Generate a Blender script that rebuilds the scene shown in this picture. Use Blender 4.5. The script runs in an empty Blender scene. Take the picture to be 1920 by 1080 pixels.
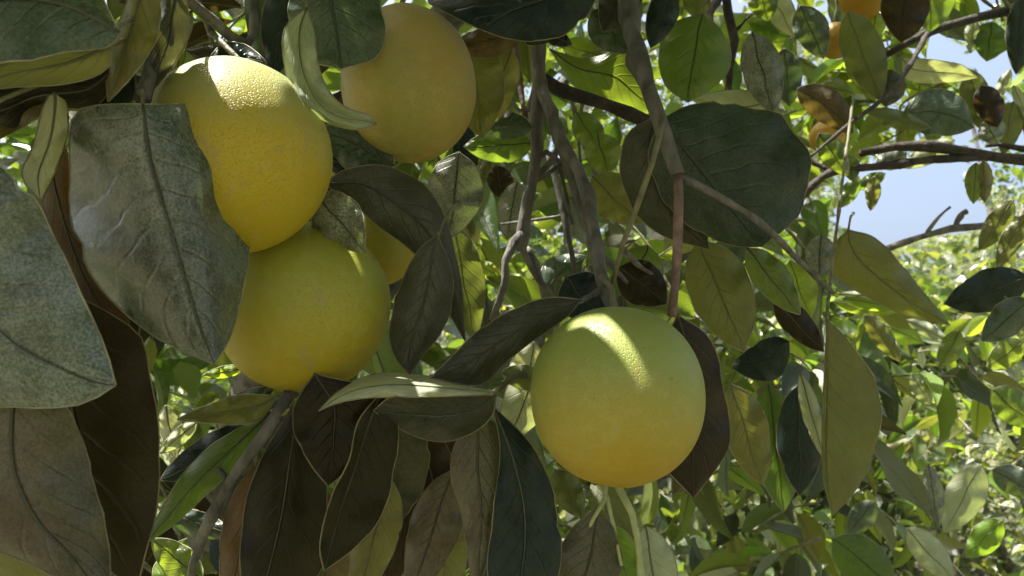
import bpy, math, random
import numpy as np
from mathutils import Vector, Matrix
random.seed(11)
rng = np.random.RandomState(11)
scene = bpy.context.scene

# ------------------------------------------------------------------ camera
F = 1507.0                       # focal length in photo pixels (1920 wide)
PITCH = math.radians(10)
CAM = Vector((0, 0, 1.55))
cd = bpy.data.cameras.new('camera'); cam = bpy.data.objects.new('camera', cd)
scene.collection.objects.link(cam); scene.camera = cam
cam.location = CAM; cam.rotation_euler = (math.radians(90) + PITCH, 0, 0)
cd.sensor_width = 36; cd.lens = 36 * F / 1920
cd.clip_start = 0.02; cd.clip_end = 3000
cd.dof.use_dof = True; cd.dof.focus_distance = 0.43; cd.dof.aperture_fstop = 20

# ------------------------------------------------------------------ sky, sun, exposure
SUN_L = Vector((-0.34, -0.03, 0.93)).normalized()      # towards the sun
ELEV = math.asin(SUN_L.z); AZ = math.atan2(SUN_L.x, SUN_L.y)
w = bpy.data.worlds.new('World'); scene.world = w; w.use_nodes = True
nt = w.node_tree; nt.nodes.clear()
sky = nt.nodes.new('ShaderNodeTexSky'); sky.sky_type = 'NISHITA'; sky.sun_disc = False
sky.sun_elevation = ELEV; sky.sun_rotation = AZ; sky.air_density = 1.0; sky.dust_density = 10.0; sky.altitude = 0; sky.ozone_density = 1.5
bg = nt.nodes.new('ShaderNodeBackground'); bg.inputs[1].default_value = 0.15
ow = nt.nodes.new('ShaderNodeOutputWorld')
nt.links.new(sky.outputs[0], bg.inputs[0]); nt.links.new(bg.outputs[0], ow.inputs[0])
sd = bpy.data.lights.new('sun', 'SUN'); sd.energy = 5.0; sd.angle = math.radians(0.6); sd.color = (1.0, 0.95, 0.86)
so = bpy.data.objects.new('sun', sd); scene.collection.objects.link(so)
so.rotation_euler = SUN_L.to_track_quat('Z', 'Y').to_euler()
scene.view_settings.view_transform = 'Standard'; scene.view_settings.look = 'None'
scene.view_settings.gamma = 1; scene.view_settings.use_curve_mapping = False
scene.view_settings.exposure = 1.5
scene.cycles.max_bounces = 8; scene.cycles.diffuse_bounces = 4; scene.cycles.transmission_bounces = 6

# ------------------------------------------------------------------ helpers
RT = Vector((1, 0, 0)); FW = Vector((0, math.cos(PITCH), math.sin(PITCH))); UP = Vector((0, -math.sin(PITCH), math.cos(PITCH)))
def P(x, y, d):
    x, y, d = float(x), float(y), float(d)
    return CAM + (FW + RT * ((x - 960) / F) + UP * ((540 - y) / F)) * d
def proj(p):
    q = p - CAM; d = q.dot(FW)
    if d < 0.02: return (-9999, -9999, d)
    return (960 + F * q.dot(RT) / d, 540 - F * q.dot(UP) / d, d)

WPOS = {}
def link(name, me, parent=None, loc=None):
    o = bpy.data.objects.new(name, me); scene.collection.objects.link(o)
    wp = WPOS.get(parent.name, Vector((0, 0, 0))) if parent is not None else Vector((0, 0, 0))
    if parent is not None: o.parent = parent
    if loc is not None: o.location = Vector(loc) - wp
    WPOS[o.name] = wp + o.location
    return o
def mesh(name, v, f, mats, fm=None, uv=None, smooth=True):
    me = bpy.data.meshes.new(name); me.from_pydata([tuple(a) for a in v], [], f)
    for m in mats: me.materials.append(m)
    if fm is not None: me.polygons.foreach_set('material_index', fm)
    if smooth: me.polygons.foreach_set('use_smooth', [True] * len(me.polygons))
    if uv is not None:
        l = me.uv_layers.new(name='uv'); idx = np.empty(len(me.loops), dtype=np.int32); me.loops.foreach_get('vertex_index', idx)
        l.data.foreach_set('uv', np.array(uv, dtype=np.float32)[idx].ravel())
    me.update(); return me
def crom(pts, n):
    """n points evenly spaced along a smooth curve through pts (any dimension)"""
    p = np.array(pts, dtype=float)
    if len(p) == 2:
        t = np.linspace(0, 1, n)[:, None]; return p[0] * (1 - t) + p[1] * t
    q = np.vstack([2 * p[0] - p[1], p, 2 * p[-1] - p[-2]]); out = []
    for i in range(1, len(q) - 2):
        a, b, c, d = q[i - 1], q[i], q[i + 1], q[i + 2]
        for t in np.linspace(0, 1, 12, endpoint=False):
            out.append(0.5 * ((2 * b) + (c - a) * t + (2 * a - 5 * b + 4 * c - d) * t * t + (3 * b - a - 3 * c + d) * t ** 3))
    out.append(p[-1]); out = np.array(out)
    s = np.concatenate([[0], np.cumsum(np.linalg.norm(np.diff(out[:, :min(3, out.shape[1])], axis=0), axis=1))])
    t = np.linspace(0, s[-1], n)
    return np.stack([np.interp(t, s, out[:, k]) for k in range(out.shape[1])], 1)
def tube_geo(pts, radii, V, Fc, nv=6, rough=0.0, fm=None, mi=0, uv=None, cap=True):
    """append a tube through 3-D pts"""
    pts = [Vector(p) for p in pts]; n = len(pts); b0 = len(V)
    t = (pts[1] - pts[0]).normalized(); a = t.orthogonal().normalized()
    for i in range(n):
        t2 = (pts[min(i + 1, n - 1)] - pts[max(i - 1, 0)])
        t2 = t2.normalized() if t2.length > 1e-9 else t
        a = (a - t2 * a.dot(t2)); a = a.normalized() if a.length > 1e-6 else t2.orthogonal().normalized()
        b = t2.cross(a); t = t2
        for k in range(nv):
            r = radii[i] * (1 + (random.uniform(-rough, rough) if rough else 0)); an = 2 * math.pi * k / nv
            V.append(pts[i] + (a * math.cos(an) + b * math.sin(an)) * r)
            if uv is not None: uv.append((i / n, k / nv))
    for i in range(n - 1):
        for k in range(nv):
            k2 = (k + 1) % nv
            Fc.append((b0 + i * nv + k, b0 + i * nv + k2, b0 + (i + 1) * nv + k2, b0 + (i + 1) * nv + k))
            if fm is not None: fm.append(mi)
    if cap:
        Fc.append(tuple(b0 + k for k in range(nv))[::-1]); Fc.append(tuple(b0 + (n - 1) * nv + k for k in range(nv)))
        if fm is not None: fm += [mi, mi]

# ------------------------------------------------------------------ materials
def nodes(name):
    m = bpy.data.materials.new(name); m.use_nodes = True; m.node_tree.nodes.clear(); return m, m.node_tree
def N(t, k, **kw):
    n = t.nodes.new(k)
    for a, b in kw.items(): setattr(n, a, b)
    return n
def MIX(t, fac, a, b, mode='MIX'):
    n = t.nodes.new('ShaderNodeMix'); n.data_type = 'RGBA'; n.blend_type = mode
    for s, v in ((0, fac), (6, a), (7, b)):
        if isinstance(v, bpy.types.NodeSocket): t.links.new(v, n.inputs[s])
        elif isinstance(v, (int, float)): n.inputs[s].default_value = v
        else: n.inputs[s].default_value = (*v, 1)
    return n.outputs[2]
def MATH(t, op, a, b=None, clamp=False):
    n = t.nodes.new('ShaderNodeMath'); n.operation = op; n.use_clamp = clamp
    for i, v in enumerate((a, b)):
        if v is None: continue
        if isinstance(v, bpy.types.NodeSocket): t.links.new(v, n.inputs[i])
        else: n.inputs[i].default_value = v
    return n.outputs[0]
def RNG(t, v, a, b, c=0.0, d=1.0):
    n = t.nodes.new('ShaderNodeMapRange'); n.inputs[1].default_value = a; n.inputs[2].default_value = b
    n.inputs[3].default_value = c; n.inputs[4].default_value = d; t.links.new(v, n.inputs[0]); return n.outputs[0]

def leaf_mat(name, top, under, trans, tint=None, tamt=0.5, gloss=0.42, dust=0.25, veins=1.0, island=False, tr=0.30, spot=0.0, spec=.5):
    m, t = nodes(name)
    out = N(t, 'ShaderNodeOutputMaterial'); geo = N(t, 'ShaderNodeNewGeometry'); info = N(t, 'ShaderNodeObjectInfo')
    rnd = geo.outputs['Random Per Island'] if island else info.outputs['Random']
    tc = N(t, 'ShaderNodeTexCoord')
    def noise(scale, det=3, rough=.6):
        n = N(t, 'ShaderNodeTexNoise'); n.inputs['Scale'].default_value = scale; n.inputs['Detail'].default_value = det
        n.inputs['Roughness'].default_value = rough
        t.links.new((geo.outputs['Position'] if island else tc.outputs['Object']), n.inputs['Vector']); return n.outputs['Fac']
    mott = noise(55, 5, .65); fine = noise(900, 2); big = noise(18, 2)
    col = MIX(t, RNG(t, mott, .3, .7), [c * .72 for c in top], [min(1, c * 1.3) for c in top])
    if tint is not None:
        col = MIX(t, MATH(t, 'MULTIPLY', RNG(t, big, .45, .68), tamt), col, tint)
    # veins from the leaf's own coordinates: u along, v across
    uv = N(t, 'ShaderNodeUVMap'); sp = N(t, 'ShaderNodeSeparateXYZ'); t.links.new(uv.outputs[0], sp.inputs[0])
    av = MATH(t, 'ABSOLUTE', sp.outputs[1])
    ph = MATH(t, 'SUBTRACT', MATH(t, 'MULTIPLY', sp.outputs[0], 9.0), MATH(t, 'MULTIPLY', av, 2.2))
    ph = MATH(t, 'ADD', ph, MATH(t, 'MULTIPLY', noise(30, 2), 1.1))
    tri = MATH(t, 'ABSOLUTE', MATH(t, 'SUBTRACT', MATH(t, 'FRACT', ph), .5))
    vein = RNG(t, tri, .0, .10, 1.0, 0.0)
    vein = MATH(t, 'MULTIPLY', vein, RNG(t, av, .1, .95, .8, .1))
    mid = RNG(t, av, .015, .05, 1.0, 0.0)
    vm = MATH(t, 'MAXIMUM', vein, mid)
    col = MIX(t, MATH(t, 'MULTIPLY', vm, .2 * veins), col, [min(1, c * 1.9 + .02) for c in top])
    if dust:
        col = MIX(t, MATH(t, 'MULTIPLY', RNG(t, MATH(t, 'MULTIPLY', mott, RNG(t, fine, .3, .7, .45, 1.5)), .28, .80), dust), col, (.42, .45, .41))
    if spot:
        vo = N(t, 'ShaderNodeTexVoronoi'); vo.inputs['Scale'].default_value = 90
        t.links.new(geo.outputs['Position'] if island else tc.outputs['Object'], vo.inputs['Vector'])
        col = MIX(t, MATH(t, 'MULTIPLY', RNG(t, vo.outputs['Distance'], .06, .14, 1, 0), spot), col, (.10, .05, .02))
    ucol = MIX(t, RNG(t, mott, .3, .7), [c * .85 for c in under], [c * 1.15 for c in under])
    ucol = MIX(t, MATH(t, 'MULTIPLY', vm, .25 * veins), ucol, [min(1, c * 1.4) for c in under])
    col = MIX(t, geo.outputs['Backfacing'], col, ucol)
    hs = N(t, 'ShaderNodeHueSaturation'); t.links.new(col, hs.inputs['Color'])
    t.links.new(RNG(t, rnd, 0, 1, .47, .525), hs.inputs['Hue']); t.links.new(RNG(t, rnd, 0, 1, 1.3 if island else 1.12, .7 if island else .85), hs.inputs['Value'])
    b = N(t, 'ShaderNodeBsdfPrincipled'); t.links.new(hs.outputs[0], b.inputs['Base Color'])
    t.links.new(RNG(t, MATH(t, 'ADD', mott, MATH(t, 'MULTIPLY', geo.outputs['Backfacing'], .35)), .2, 1.0, gloss - .1, gloss + .28), b.inputs['Roughness'])
    b.inputs['IOR'].default_value = 1.45; b.inputs['Specular IOR Level'].default_value = spec
    bh = MATH(t, 'ADD', MATH(t, 'MULTIPLY', vm, -1.0 * veins), MATH(t, 'ADD', MATH(t, 'MULTIPLY', mott, .9), MATH(t, 'MULTIPLY', fine, .12)))
    bu = N(t, 'ShaderNodeBump'); bu.inputs['Strength'].default_value = .55; bu.inputs['Distance'].default_value = .0012
    t.links.new(bh, bu.inputs['Height']); t.links.new(bu.outputs[0], b.inputs['Normal'])
    tl = N(t, 'ShaderNodeBsdfTranslucent')
    tcol = MIX(t, MATH(t, 'MULTIPLY', vm, .35), trans, [c * .45 for c in trans])
    hs2 = N(t, 'ShaderNodeHueSaturation'); t.links.new(tcol, hs2.inputs['Color'])
    t.links.new(RNG(t, rnd, 0, 1, .475, .52), hs2.inputs['Hue']); t.links.new(RNG(t, rnd, 0, 1, 1.15, .75), hs2.inputs['Value'])
    t.links.new(hs2.outputs[0], tl.inputs['Color']); t.links.new(bu.outputs[0], tl.inputs['Normal'])
    ms = N(t, 'ShaderNodeMixShader'); ms.inputs[0].default_value = tr
    t.links.new(b.outputs[0], ms.inputs[1]); t.links.new(tl.outputs[0], ms.inputs[2]); t.links.new(ms.outputs[0], out.inputs[0])
    return m
LIME = (.42, .62, .04)
M = {}
M['dusty'] = leaf_mat('leaf_dusty_grey_green', (.062, .092, .052), (.12, .15, .08), (.12, .18, .03), tint=(.14, .095, .075), tamt=.55, gloss=.24, dust=.62, tr=.18, spec=.7)
M['teal'] = leaf_mat('leaf_blue_green', (.036, .058, .040), (.14, .18, .11), (.15, .25, .03), tint=(.035, .065, .05), gloss=.26, dust=.2, tr=.2, spec=.4)
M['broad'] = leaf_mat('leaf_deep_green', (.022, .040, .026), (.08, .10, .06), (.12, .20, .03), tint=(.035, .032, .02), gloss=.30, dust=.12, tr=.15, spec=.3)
M['mottled'] = leaf_mat('leaf_mottled_olive_grey', (.036, .042, .018), (.08, .09, .045), (.2, .22, .03), tint=(.085, .052, .038), tamt=.8, gloss=.28, dust=.16, tr=.2, spec=.5)
M['green'] = leaf_mat('leaf_mature_green', (.036, .066, .014), (.10, .14, .05), LIME, tint=(.07, .085, .02), dust=.08, gloss=.28, tr=.34)
M['olive'] = leaf_mat('leaf_olive', (.095, .110, .030), (.15, .17, .07), (.40, .46, .05), tint=(.14, .10, .03), dust=.08, gloss=.30, tr=.30, spot=.4)
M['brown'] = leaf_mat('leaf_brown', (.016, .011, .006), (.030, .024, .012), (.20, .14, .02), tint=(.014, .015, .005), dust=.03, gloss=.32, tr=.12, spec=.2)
M['mauve'] = leaf_mat('leaf_purple_grey', (.048, .047, .032), (.08, .085, .05), (.20, .20, .04), tint=(.03, .036, .022), gloss=.30, dust=.1, tr=.15, spec=.3)
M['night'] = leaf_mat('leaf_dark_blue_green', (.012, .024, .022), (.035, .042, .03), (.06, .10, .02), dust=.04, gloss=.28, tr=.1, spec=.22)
M['pale'] = leaf_mat('leaf_pale_underside_skylit', (.46, .50, .35), (.46, .48, .34), (.50, .58, .15), tint=(.30, .30, .16), dust=.2, gloss=.5, tr=.35)  # underside made paler than real, skylight put into the colour
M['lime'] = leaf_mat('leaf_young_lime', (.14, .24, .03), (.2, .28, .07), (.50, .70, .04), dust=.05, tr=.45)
M['rust'] = leaf_mat('leaf_rusty', (.085, .048, .022), (.10, .07, .035), (.34, .20, .03), tint=(.10, .08, .03), dust=.1, tr=.25, spot=.5)
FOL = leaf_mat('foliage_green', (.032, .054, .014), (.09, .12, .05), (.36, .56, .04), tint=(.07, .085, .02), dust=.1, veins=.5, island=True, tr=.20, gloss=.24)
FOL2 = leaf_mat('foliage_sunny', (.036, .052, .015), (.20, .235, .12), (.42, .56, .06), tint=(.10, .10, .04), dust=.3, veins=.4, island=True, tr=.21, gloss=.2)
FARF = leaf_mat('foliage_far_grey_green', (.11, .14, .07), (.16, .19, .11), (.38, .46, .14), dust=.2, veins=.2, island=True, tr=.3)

def plain(name, col, rough=.6, bump=0, bs=200, col2=None, ns=60, stretch=None):
    m, t = nodes(name); out = N(t, 'ShaderNodeOutputMaterial'); b = N(t, 'ShaderNodeBsdfPrincipled')
    g = N(t, 'ShaderNodeTexCoord'); mp = N(t, 'ShaderNodeMapping'); t.links.new(g.outputs['Object'], mp.inputs[0])
    if stretch: mp.inputs['Scale'].default_value = stretch
    n = N(t, 'ShaderNodeTexNoise'); n.inputs['Scale'].default_value = ns; n.inputs['Detail'].default_value = 5
    t.links.new(mp.outputs[0], n.inputs['Vector'])
    t.links.new(MIX(t, RNG(t, n.outputs['Fac'], .35, .65), col, col2 or [c * .5 for c in col]), b.inputs['Base Color'])
    b.inputs['Roughness'].default_value = rough
    if bump:
        n2 = N(t, 'ShaderNodeTexNoise'); n2.inputs['Scale'].default_value = bs; n2.inputs['Detail'].default_value = 6
        t.links.new(mp.outputs[0], n2.inputs['Vector'])
        bu = N(t, 'ShaderNodeBump'); bu.inputs['Strength'].default_value = bump; bu.inputs['Distance'].default_value = .003
        t.links.new(n2.outputs['Fac'], bu.inputs['Height']); t.links.new(bu.outputs[0], b.inputs['Normal'])
    t.links.new(b.outputs[0], out.inputs[0]); return m
BARK = plain('bark_grey', (.19, .18, .165), .85, 1.0, 260, (.075, .07, .062), 90, (1, 1, .35))
TWIG_SUN = plain('twig_green_painted_sun', (.40, .44, .20), .55, .4, 300, (.30, .32, .14), 120)  # lighter copy of the green-brown twig, sunlight put into its colour
BARKD = plain('bark_dark', (.075, .06, .055), .85, .9, 260, (.03, .025, .022), 90)
TWIG = plain('twig_green_brown', (.20, .20, .11), .6, .5, 300, (.12, .10, .06), 120)
PINK = plain('twig_reddish', (.25, .16, .13), .6, .7, 300, (.13, .08, .065), 120)
RIM = plain('leaf_margin', (.34, .33, .20), .5)  # paler than the blade: light caught on the edge, put into colour
RIBD = plain('midrib_dusky', (.075, .075, .045), .5)
RIBL = plain('midrib_pale', (.17, .18, .09), .5)
RIMG = plain('leaf_margin_dusky', (.26, .22, .12), .5)  # edge light painted on the darker leaves

# ------------------------------------------------------------------ hand-shaped leaves
def leaf_from_outline(parent, mat, d, A, B, mid=None, za=0.0, zb=0.0, dz=0.0, arch=0.0, under=False, pet=None, rim=True, label=None, bulge=0.15, ripple=.0018, n=26, nick=1.0):
    """A, B: the two margins from base to tip (photo directions at distance d); the blade gets its own depth, fold and bow"""
    a = crom(A, n); b = crom(B, n)
    if mid is None:
        L_ = (a + b) / 2
    else: L_ = crom(mid, n)
    u = np.linspace(0, 1, n); su = np.sin(np.pi * u)
    for e, sg in ((a, 1), (b, -1)):                       # slightly wavy, nicked margins
        w_ = np.linalg.norm(e - L_, axis=1)[:, None]; p1 = random.uniform(0, 6)
        wob = (.022 * np.sin(u * 13 + p1) + .014 * np.sin(u * 31 + p1 * 2) + rng.normal(0, .006, n)) * su * nick
        if random.random() < .4: wob[random.randrange(6, n - 5)] -= random.uniform(.03, .08)
        e += (e - L_) * wob[:, None]
    K = 5; verts = []; uvs = []; ph = random.uniform(0, 6)
    ts = [-1 + i / K for i in range(K)] + [0] + [(i + 1) / K for i in range(K)]
    for i in range(n):
        for tt in ts:
            e = a[i] if tt < 0 else b[i]; s = abs(tt)
            x, y = L_[i] * (1 - s) + e * s
            zz = (za if tt < 0 else zb) * su[i] * (s ** 1.3)
            rp = ripple * math.sin(u[i] * 17 + ph + (2 if tt < 0 else 0)) * s * s * su[i] * 2 + ripple * .8 * math.sin(u[i] * 29 + ph * 2 + s * 3) * su[i] * s
            bl = -bulge * 0.01 * math.sin(math.pi * s) * su[i]
            dd = d + dz * u[i] + arch * su[i] + zz + rp + bl
            verts.append(P(x, y, dd)); uvs.append((u[i], tt))
    m = len(ts); faces = []; fm = []
    for i in range(n - 1):
        for k in range(m - 1):
            q = (i * m + k, i * m + k + 1, (i + 1) * m + k + 1, (i + 1) * m + k)
            faces.append(q); fm.append(0)
    # orient the upper side towards the viewer unless under=True
    i = n // 2; k = m // 2; q0 = verts[i * m + k]; nx = (verts[i * m + m - 1] - verts[i * m]).cross(verts[min(n - 1, i + 3) * m + k] - verts[(i - 3) * m + k])
    front = nx.dot(CAM - q0) > 0
    if front == under: faces = [f[::-1] for f in faces]
    W = (verts[i * m + m - 1] - verts[i * m]).length
    mids = [verts[j * m + K] for j in range(n)]
    off = (CAM - q0).normalized() * .0002
    tube_geo([p + off for p in mids], [(.00065 * (1 - .8 * j / n)) for j in range(n)], verts, faces, 5, 0, fm, 3, uvs)
    if rim:
        for kk in (0, m - 1):
            tube_geo([verts[j * m + kk].copy() for j in range(n)], [.00038] * n, verts, faces, 4, .3, fm, 1, uvs)
    if pet is not None:
        p1 = P(*pet) if not isinstance(pet, Vector) else pet; p0 = mids[0]; c = (p0 + p1) / 2 + Vector((0, 0, .003))
        tube_geo(crom([p0 + (p0 - mids[2]).normalized() * -.002, c, p1], 7), [.0010, .0009, .0009, .001, .0011, .0013, .0016], verts, faces, 6, 0, fm, 2, uvs)
    o0 = mids[0].copy(); verts = [v - o0 for v in verts]
    rimm = RIM if mat in ('dusty', 'teal', 'pale', 'olive', 'lime', 'green') else RIMG
    me = mesh('leaf', verts, faces, [M[mat], rimm, TWIG, RIBD if rimm is RIMG or mat in ('dusty', 'teal', 'green') else RIBL], fm, uvs)
    o = link('leaf', me, parent, o0)
    if label: o['label'] = label
    return o
def simple(parent, mat, d, b, t, w, bow=0.0, fold=.006, shape=0.0, **kw):
    """leaf from base b to tip t, half width w px, bowed sideways"""
    b = np.array(b, float); t = np.array(t, float); ax = t - b; L_ = np.linalg.norm(ax); ax /= L_; nr = np.array([-ax[1], ax[0]])
    A = [b]; B = [b]; Md = [b]
    for u in (.12, .3, .5, .7, .87):
        ww = w * math.sin(math.pi * u ** (.85 + shape)) ** .75
        c = b + ax * L_ * u + nr * bow * math.sin(math.pi * u)
        A.append(c - nr * ww); B.append(c + nr * ww * .92); Md.append(c + nr * random.uniform(-.06, .06) * w)
    for l in (A, B, Md): l.append(t)
    return leaf_from_outline(parent, mat, d, A, B, Md, za=fold, zb=fold * random.uniform(.4, 1.1), **kw)

def empty(name, label, cat, loc, group=None):
    o = bpy.data.objects.new(name, None); scene.collection.objects.link(o); o.location = loc
    o['label'] = label; o['category'] = cat; o.empty_display_size = .1
    if group: o['group'] = group
    WPOS[o.name] = Vector(loc)
    return o
def wood(name, parent, specs, mat, label=None, origin=None):
    """one piece of wood: list of (points [(x,y,z world)], r0, r1)"""
    V, Fc = [], []
    for pts, r0, r1 in specs:
        ln = sum((Vector(pts[i + 1]) - Vector(pts[i])).length for i in range(len(pts) - 1)); n = max(6, min(40, int(ln / .012)))
        c = crom(pts, n); ph = random.uniform(0, 9)
        rr = [(r0 + (r1 - r0) * i / (n - 1)) * (1 + .10 * math.sin(i * 1.3 + ph) + random.uniform(-.06, .06) + (.28 if (i + int(ph)) % 7 == 3 else 0)) for i in range(n)]
        c = c + rng.normal(0, 1, c.shape) * (np.array(rr)[:, None] * .10)
        tube_geo([tuple(q) for q in c], rr, V, Fc, 9, .05)
    o0 = Vector(V[0]) if origin is None else origin
    o = link(name, mesh(name, [Vector(v) - o0 for v in V], Fc, [mat]), parent, o0)
    if label: o['label'] = label
    return o
def px(*pts): return [tuple(P(*p)) for p in pts]

# ------------------------------------------------------------------ shared leaf templates
def leaf_template(L_=1.0, wd=.24, droop=.15, fold=.25, curl=0.0, n=9, K=2, pet=.12, twist=0.0):
    V, Fc, uv = [], [], []
    ts = [-1 + i / K for i in range(K)] + [0] + [(i + 1) / K for i in range(K)]
    for i in range(n):
        u = i / (n - 1); wv = wd * math.sin(math.pi * min(1, max(0, u)) ** .86) ** .8 if 0 < u < 1 else 0.006
        ang = twist * u
        for tt in ts:
            y = tt * wv; z = abs(tt) * wv * fold - droop * u * u + curl * math.sin(u * 9 + (1 if tt > 0 else 0)) * abs(tt)
            yy = y * math.cos(ang) - z * math.sin(ang) * .0; zz = z + y * math.sin(ang)
            V.append((pet + u * L_, yy, zz)); uv.append((u, tt))
    m = len(ts)
    for i in range(n - 1):
        for k in range(m - 1): Fc.append((i * m + k, (i + 1) * m + k, (i + 1) * m + k + 1, i * m + k + 1))
    return V, Fc, uv
TPL = []
for i in range(8):
    TPL.append(leaf_template(1, random.uniform(.20, .30), random.uniform(-.05, .5), random.uniform(.15, 1.0), random.uniform(.0, .05), twist=random.uniform(-.5, .5)))
def tpl_mesh(k, mat):
    V, Fc, uv = TPL[k]; V = [Vector(v) for v in V]; Fc = list(Fc); uv = list(uv); fm = [0] * len(Fc)
    tube_geo([V[i * 5 + 2] - Vector((0, 0, .004)) for i in range(9)], [.012 * (1 - .08 * i) for i in range(9)], V, Fc, 4, 0, fm, 1, uv)
    tube_geo([Vector((-.02, 0, 0)), Vector((.06, 0, .012)), Vector((.13, 0, 0))], [.014, .011, .011], V, Fc, 5, 0, fm, 1, uv)
    return mesh('leaf', V, Fc, [mat, TWIG], fm, uv)
TM = {}
def get_tm(k, mk):
    if (k, mk) not in TM: TM[(k, mk)] = tpl_mesh(k, M[mk])
    return TM[(k, mk)]
def frame(dirv, nrm, s):
    x = dirv.normalized(); z = (nrm - x * nrm.dot(x)); z = z.normalized() if z.length > 1e-4 else x.orthogonal().normalized(); y = z.cross(x)
    m = Matrix.Identity(4)
    for i in range(3): m[i][0] = x[i] * s; m[i][1] = y[i] * s; m[i][2] = z[i] * s
    return m

def in_poly(x, y, poly):
    c = False; j = len(poly) - 1
    for i in range(len(poly)):
        xi, yi = poly[i]; xj, yj = poly[j]
        if (yi > y) != (yj > y) and x < (xj - xi) * (y - yi) / (yj - yi) + xi: c = not c
        j = i
    return c
# gaps between the crowns where the sky shows
SKY = [[(1575, 415), (1590, 330), (1650, 312), (1745, 298), (1800, 310), (1806, 380), (1850, 395), (1835, 425), (1750, 432), (1665, 458), (1610, 440)],
       [(1715, 95), (1770, 60), (1785, 105), (1830, 108), (1810, 120), (1720, 112)],
       [(1838, 110), (1900, 100), (1880, 160), (1845, 165)], [(1800, 25), (1830, 0), (1870, 0), (1830, 22)], [(1338, 0), (1372, 0), (1368, 60), (1345, 40)],
       [(1895, 245), (1920, 235), (1920, 262), (1895, 270)]]
def clear_sky(p0, p1, mg=14):
    for f in (0.0, .35, .7, 1.0):
        x, y, d = proj(p0.lerp(p1, f))
        if d < 0: return True
        for po in SKY:
            for dx, dy in ((0, 0), (mg, 0), (-mg, 0), (0, mg), (0, -mg)):
                if in_poly(x + dx, y + dy, po): return False
    return True
# gaps shaped into the foliage so the sun reaches a spot: (point, radius)
SUNGAPS = [(P(1114, 604, .383), .001), (P(1124, 620, .378), .002), (P(1140, 645, .372), .003), (P(1158, 665, .37), .003), (P(1168, 680, .368), .001),
           (P(420, 150, .34), .016), (P(470, 165, .34), .014), (P(700, 715, .39), .012), (P(780, 715, .39), .012), (P(960, 450, .62), .015), (P(940, 520, .57), .012), (P(550, 60, .38), .008),
           (P(1160, 930, .46), .006), (P(1190, 1010, .455), .008), (P(300, 800, .5), .02), (P(1780, 130, .92), .03), (P(1700, 275, .97), .02), (P(1780, 280, .98), .02), (P(1870, 285, .99), .02), (P(1520, 350, .94), .02),
           (P(905, 505, .8), .015), (P(1150, 345, .8), .015), (P(920, 190, .85), .02), (P(805, 455, .8), .012), (P(1330, 500, .6), .012), (P(1640, 570, .8), .02), (P(1800, 900, 1.0), .03), (P(1850, 1010, .95), .02), (P(880, 330, .8), .012), (P(900, 860, .43), .004)]
def sun_blocked_ok(p, dv=None, s=0):
    ps = [p] if dv is None else [p + dv.normalized() * (s * k) for k in (.12, .3, .5, .7, .9)]
    for q, r in SUNGAPS:
        for pp in ps:
            v = pp - q; t = v.dot(SUN_L)
            if t > 0 and (v - SUN_L * t).length < r + .020: return False
    return True

def scatter(parent, branch_of, pts, size, mats, cond=None, lim=None, down=.5):
    out = []
    for p, dv in pts:
        s = random.uniform(*size); k = random.randrange(8); nrm = Vector((random.gauss(0, .6), random.gauss(-.15, .6), random.uniform(.2, 1)))
        if not clear_sky(p, p + dv.normalized() * s): continue
        if cond and not cond(p): continue
        out.append((p, dv, nrm, s, k, random.choice(mats)))
    return out
def place_leaf(branch, it, parent_loc):
    p, dv, nrm, s, k, mk = it
    o = link('leaf', get_tm(k, mk), branch); o.matrix_basis = Matrix.Translation(p - WPOS[branch.name]) @ frame(dv, nrm, s)
    return o
def stuff_leaves(name, items, mat, parent=None, k_=8):
    if not items: return None
    Vs, Fs, Us = [], [], []; off = 0
    for (p, dv, nrm, s, k, mk) in items:
        V, Fc, uv = TPLS[k % len(TPLS)]
        R = np.array(frame(dv, nrm, s).to_3x3())
        Vs.append(V @ R.T + np.array(p)); Fs.append(Fc + off); Us.append(uv); off += len(V)
    V = np.vstack(Vs); Fa = np.vstack(Fs); U = np.vstack(Us)
    me = bpy.data.meshes.new(name); me.vertices.add(len(V)); me.vertices.foreach_set('co', V.astype(np.float32).ravel())
    me.loops.add(Fa.size); me.loops.foreach_set('vertex_index', Fa.ravel().astype(np.int32))
    me.polygons.add(len(Fa)); me.polygons.foreach_set('loop_start', np.arange(0, Fa.size, 4, dtype=np.int32))
    me.polygons.foreach_set('loop_total', np.full(len(Fa), 4, dtype=np.int32))
    l = me.uv_layers.new(name='uv'); l.data.foreach_set('uv', U[Fa.ravel()].astype(np.float32).ravel())
    me.materials.append(mat); me.polygons.foreach_set('use_smooth', [True] * len(Fa)); me.update(calc_edges=True); me.validate()
    o = link(name, me, parent, (0, 0, 0)); o['kind'] = 'stuff'; return o
TPLS = []
for i in range(6):
    V, Fc, uv = leaf_template(1, random.uniform(.2, .3), random.uniform(-.05, .4), random.uniform(.1, .7), 0, n=5, K=1, twist=random.uniform(-.6, .6))
    TPLS.append((np.array(V), np.array(Fc), np.array(uv)))

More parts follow.
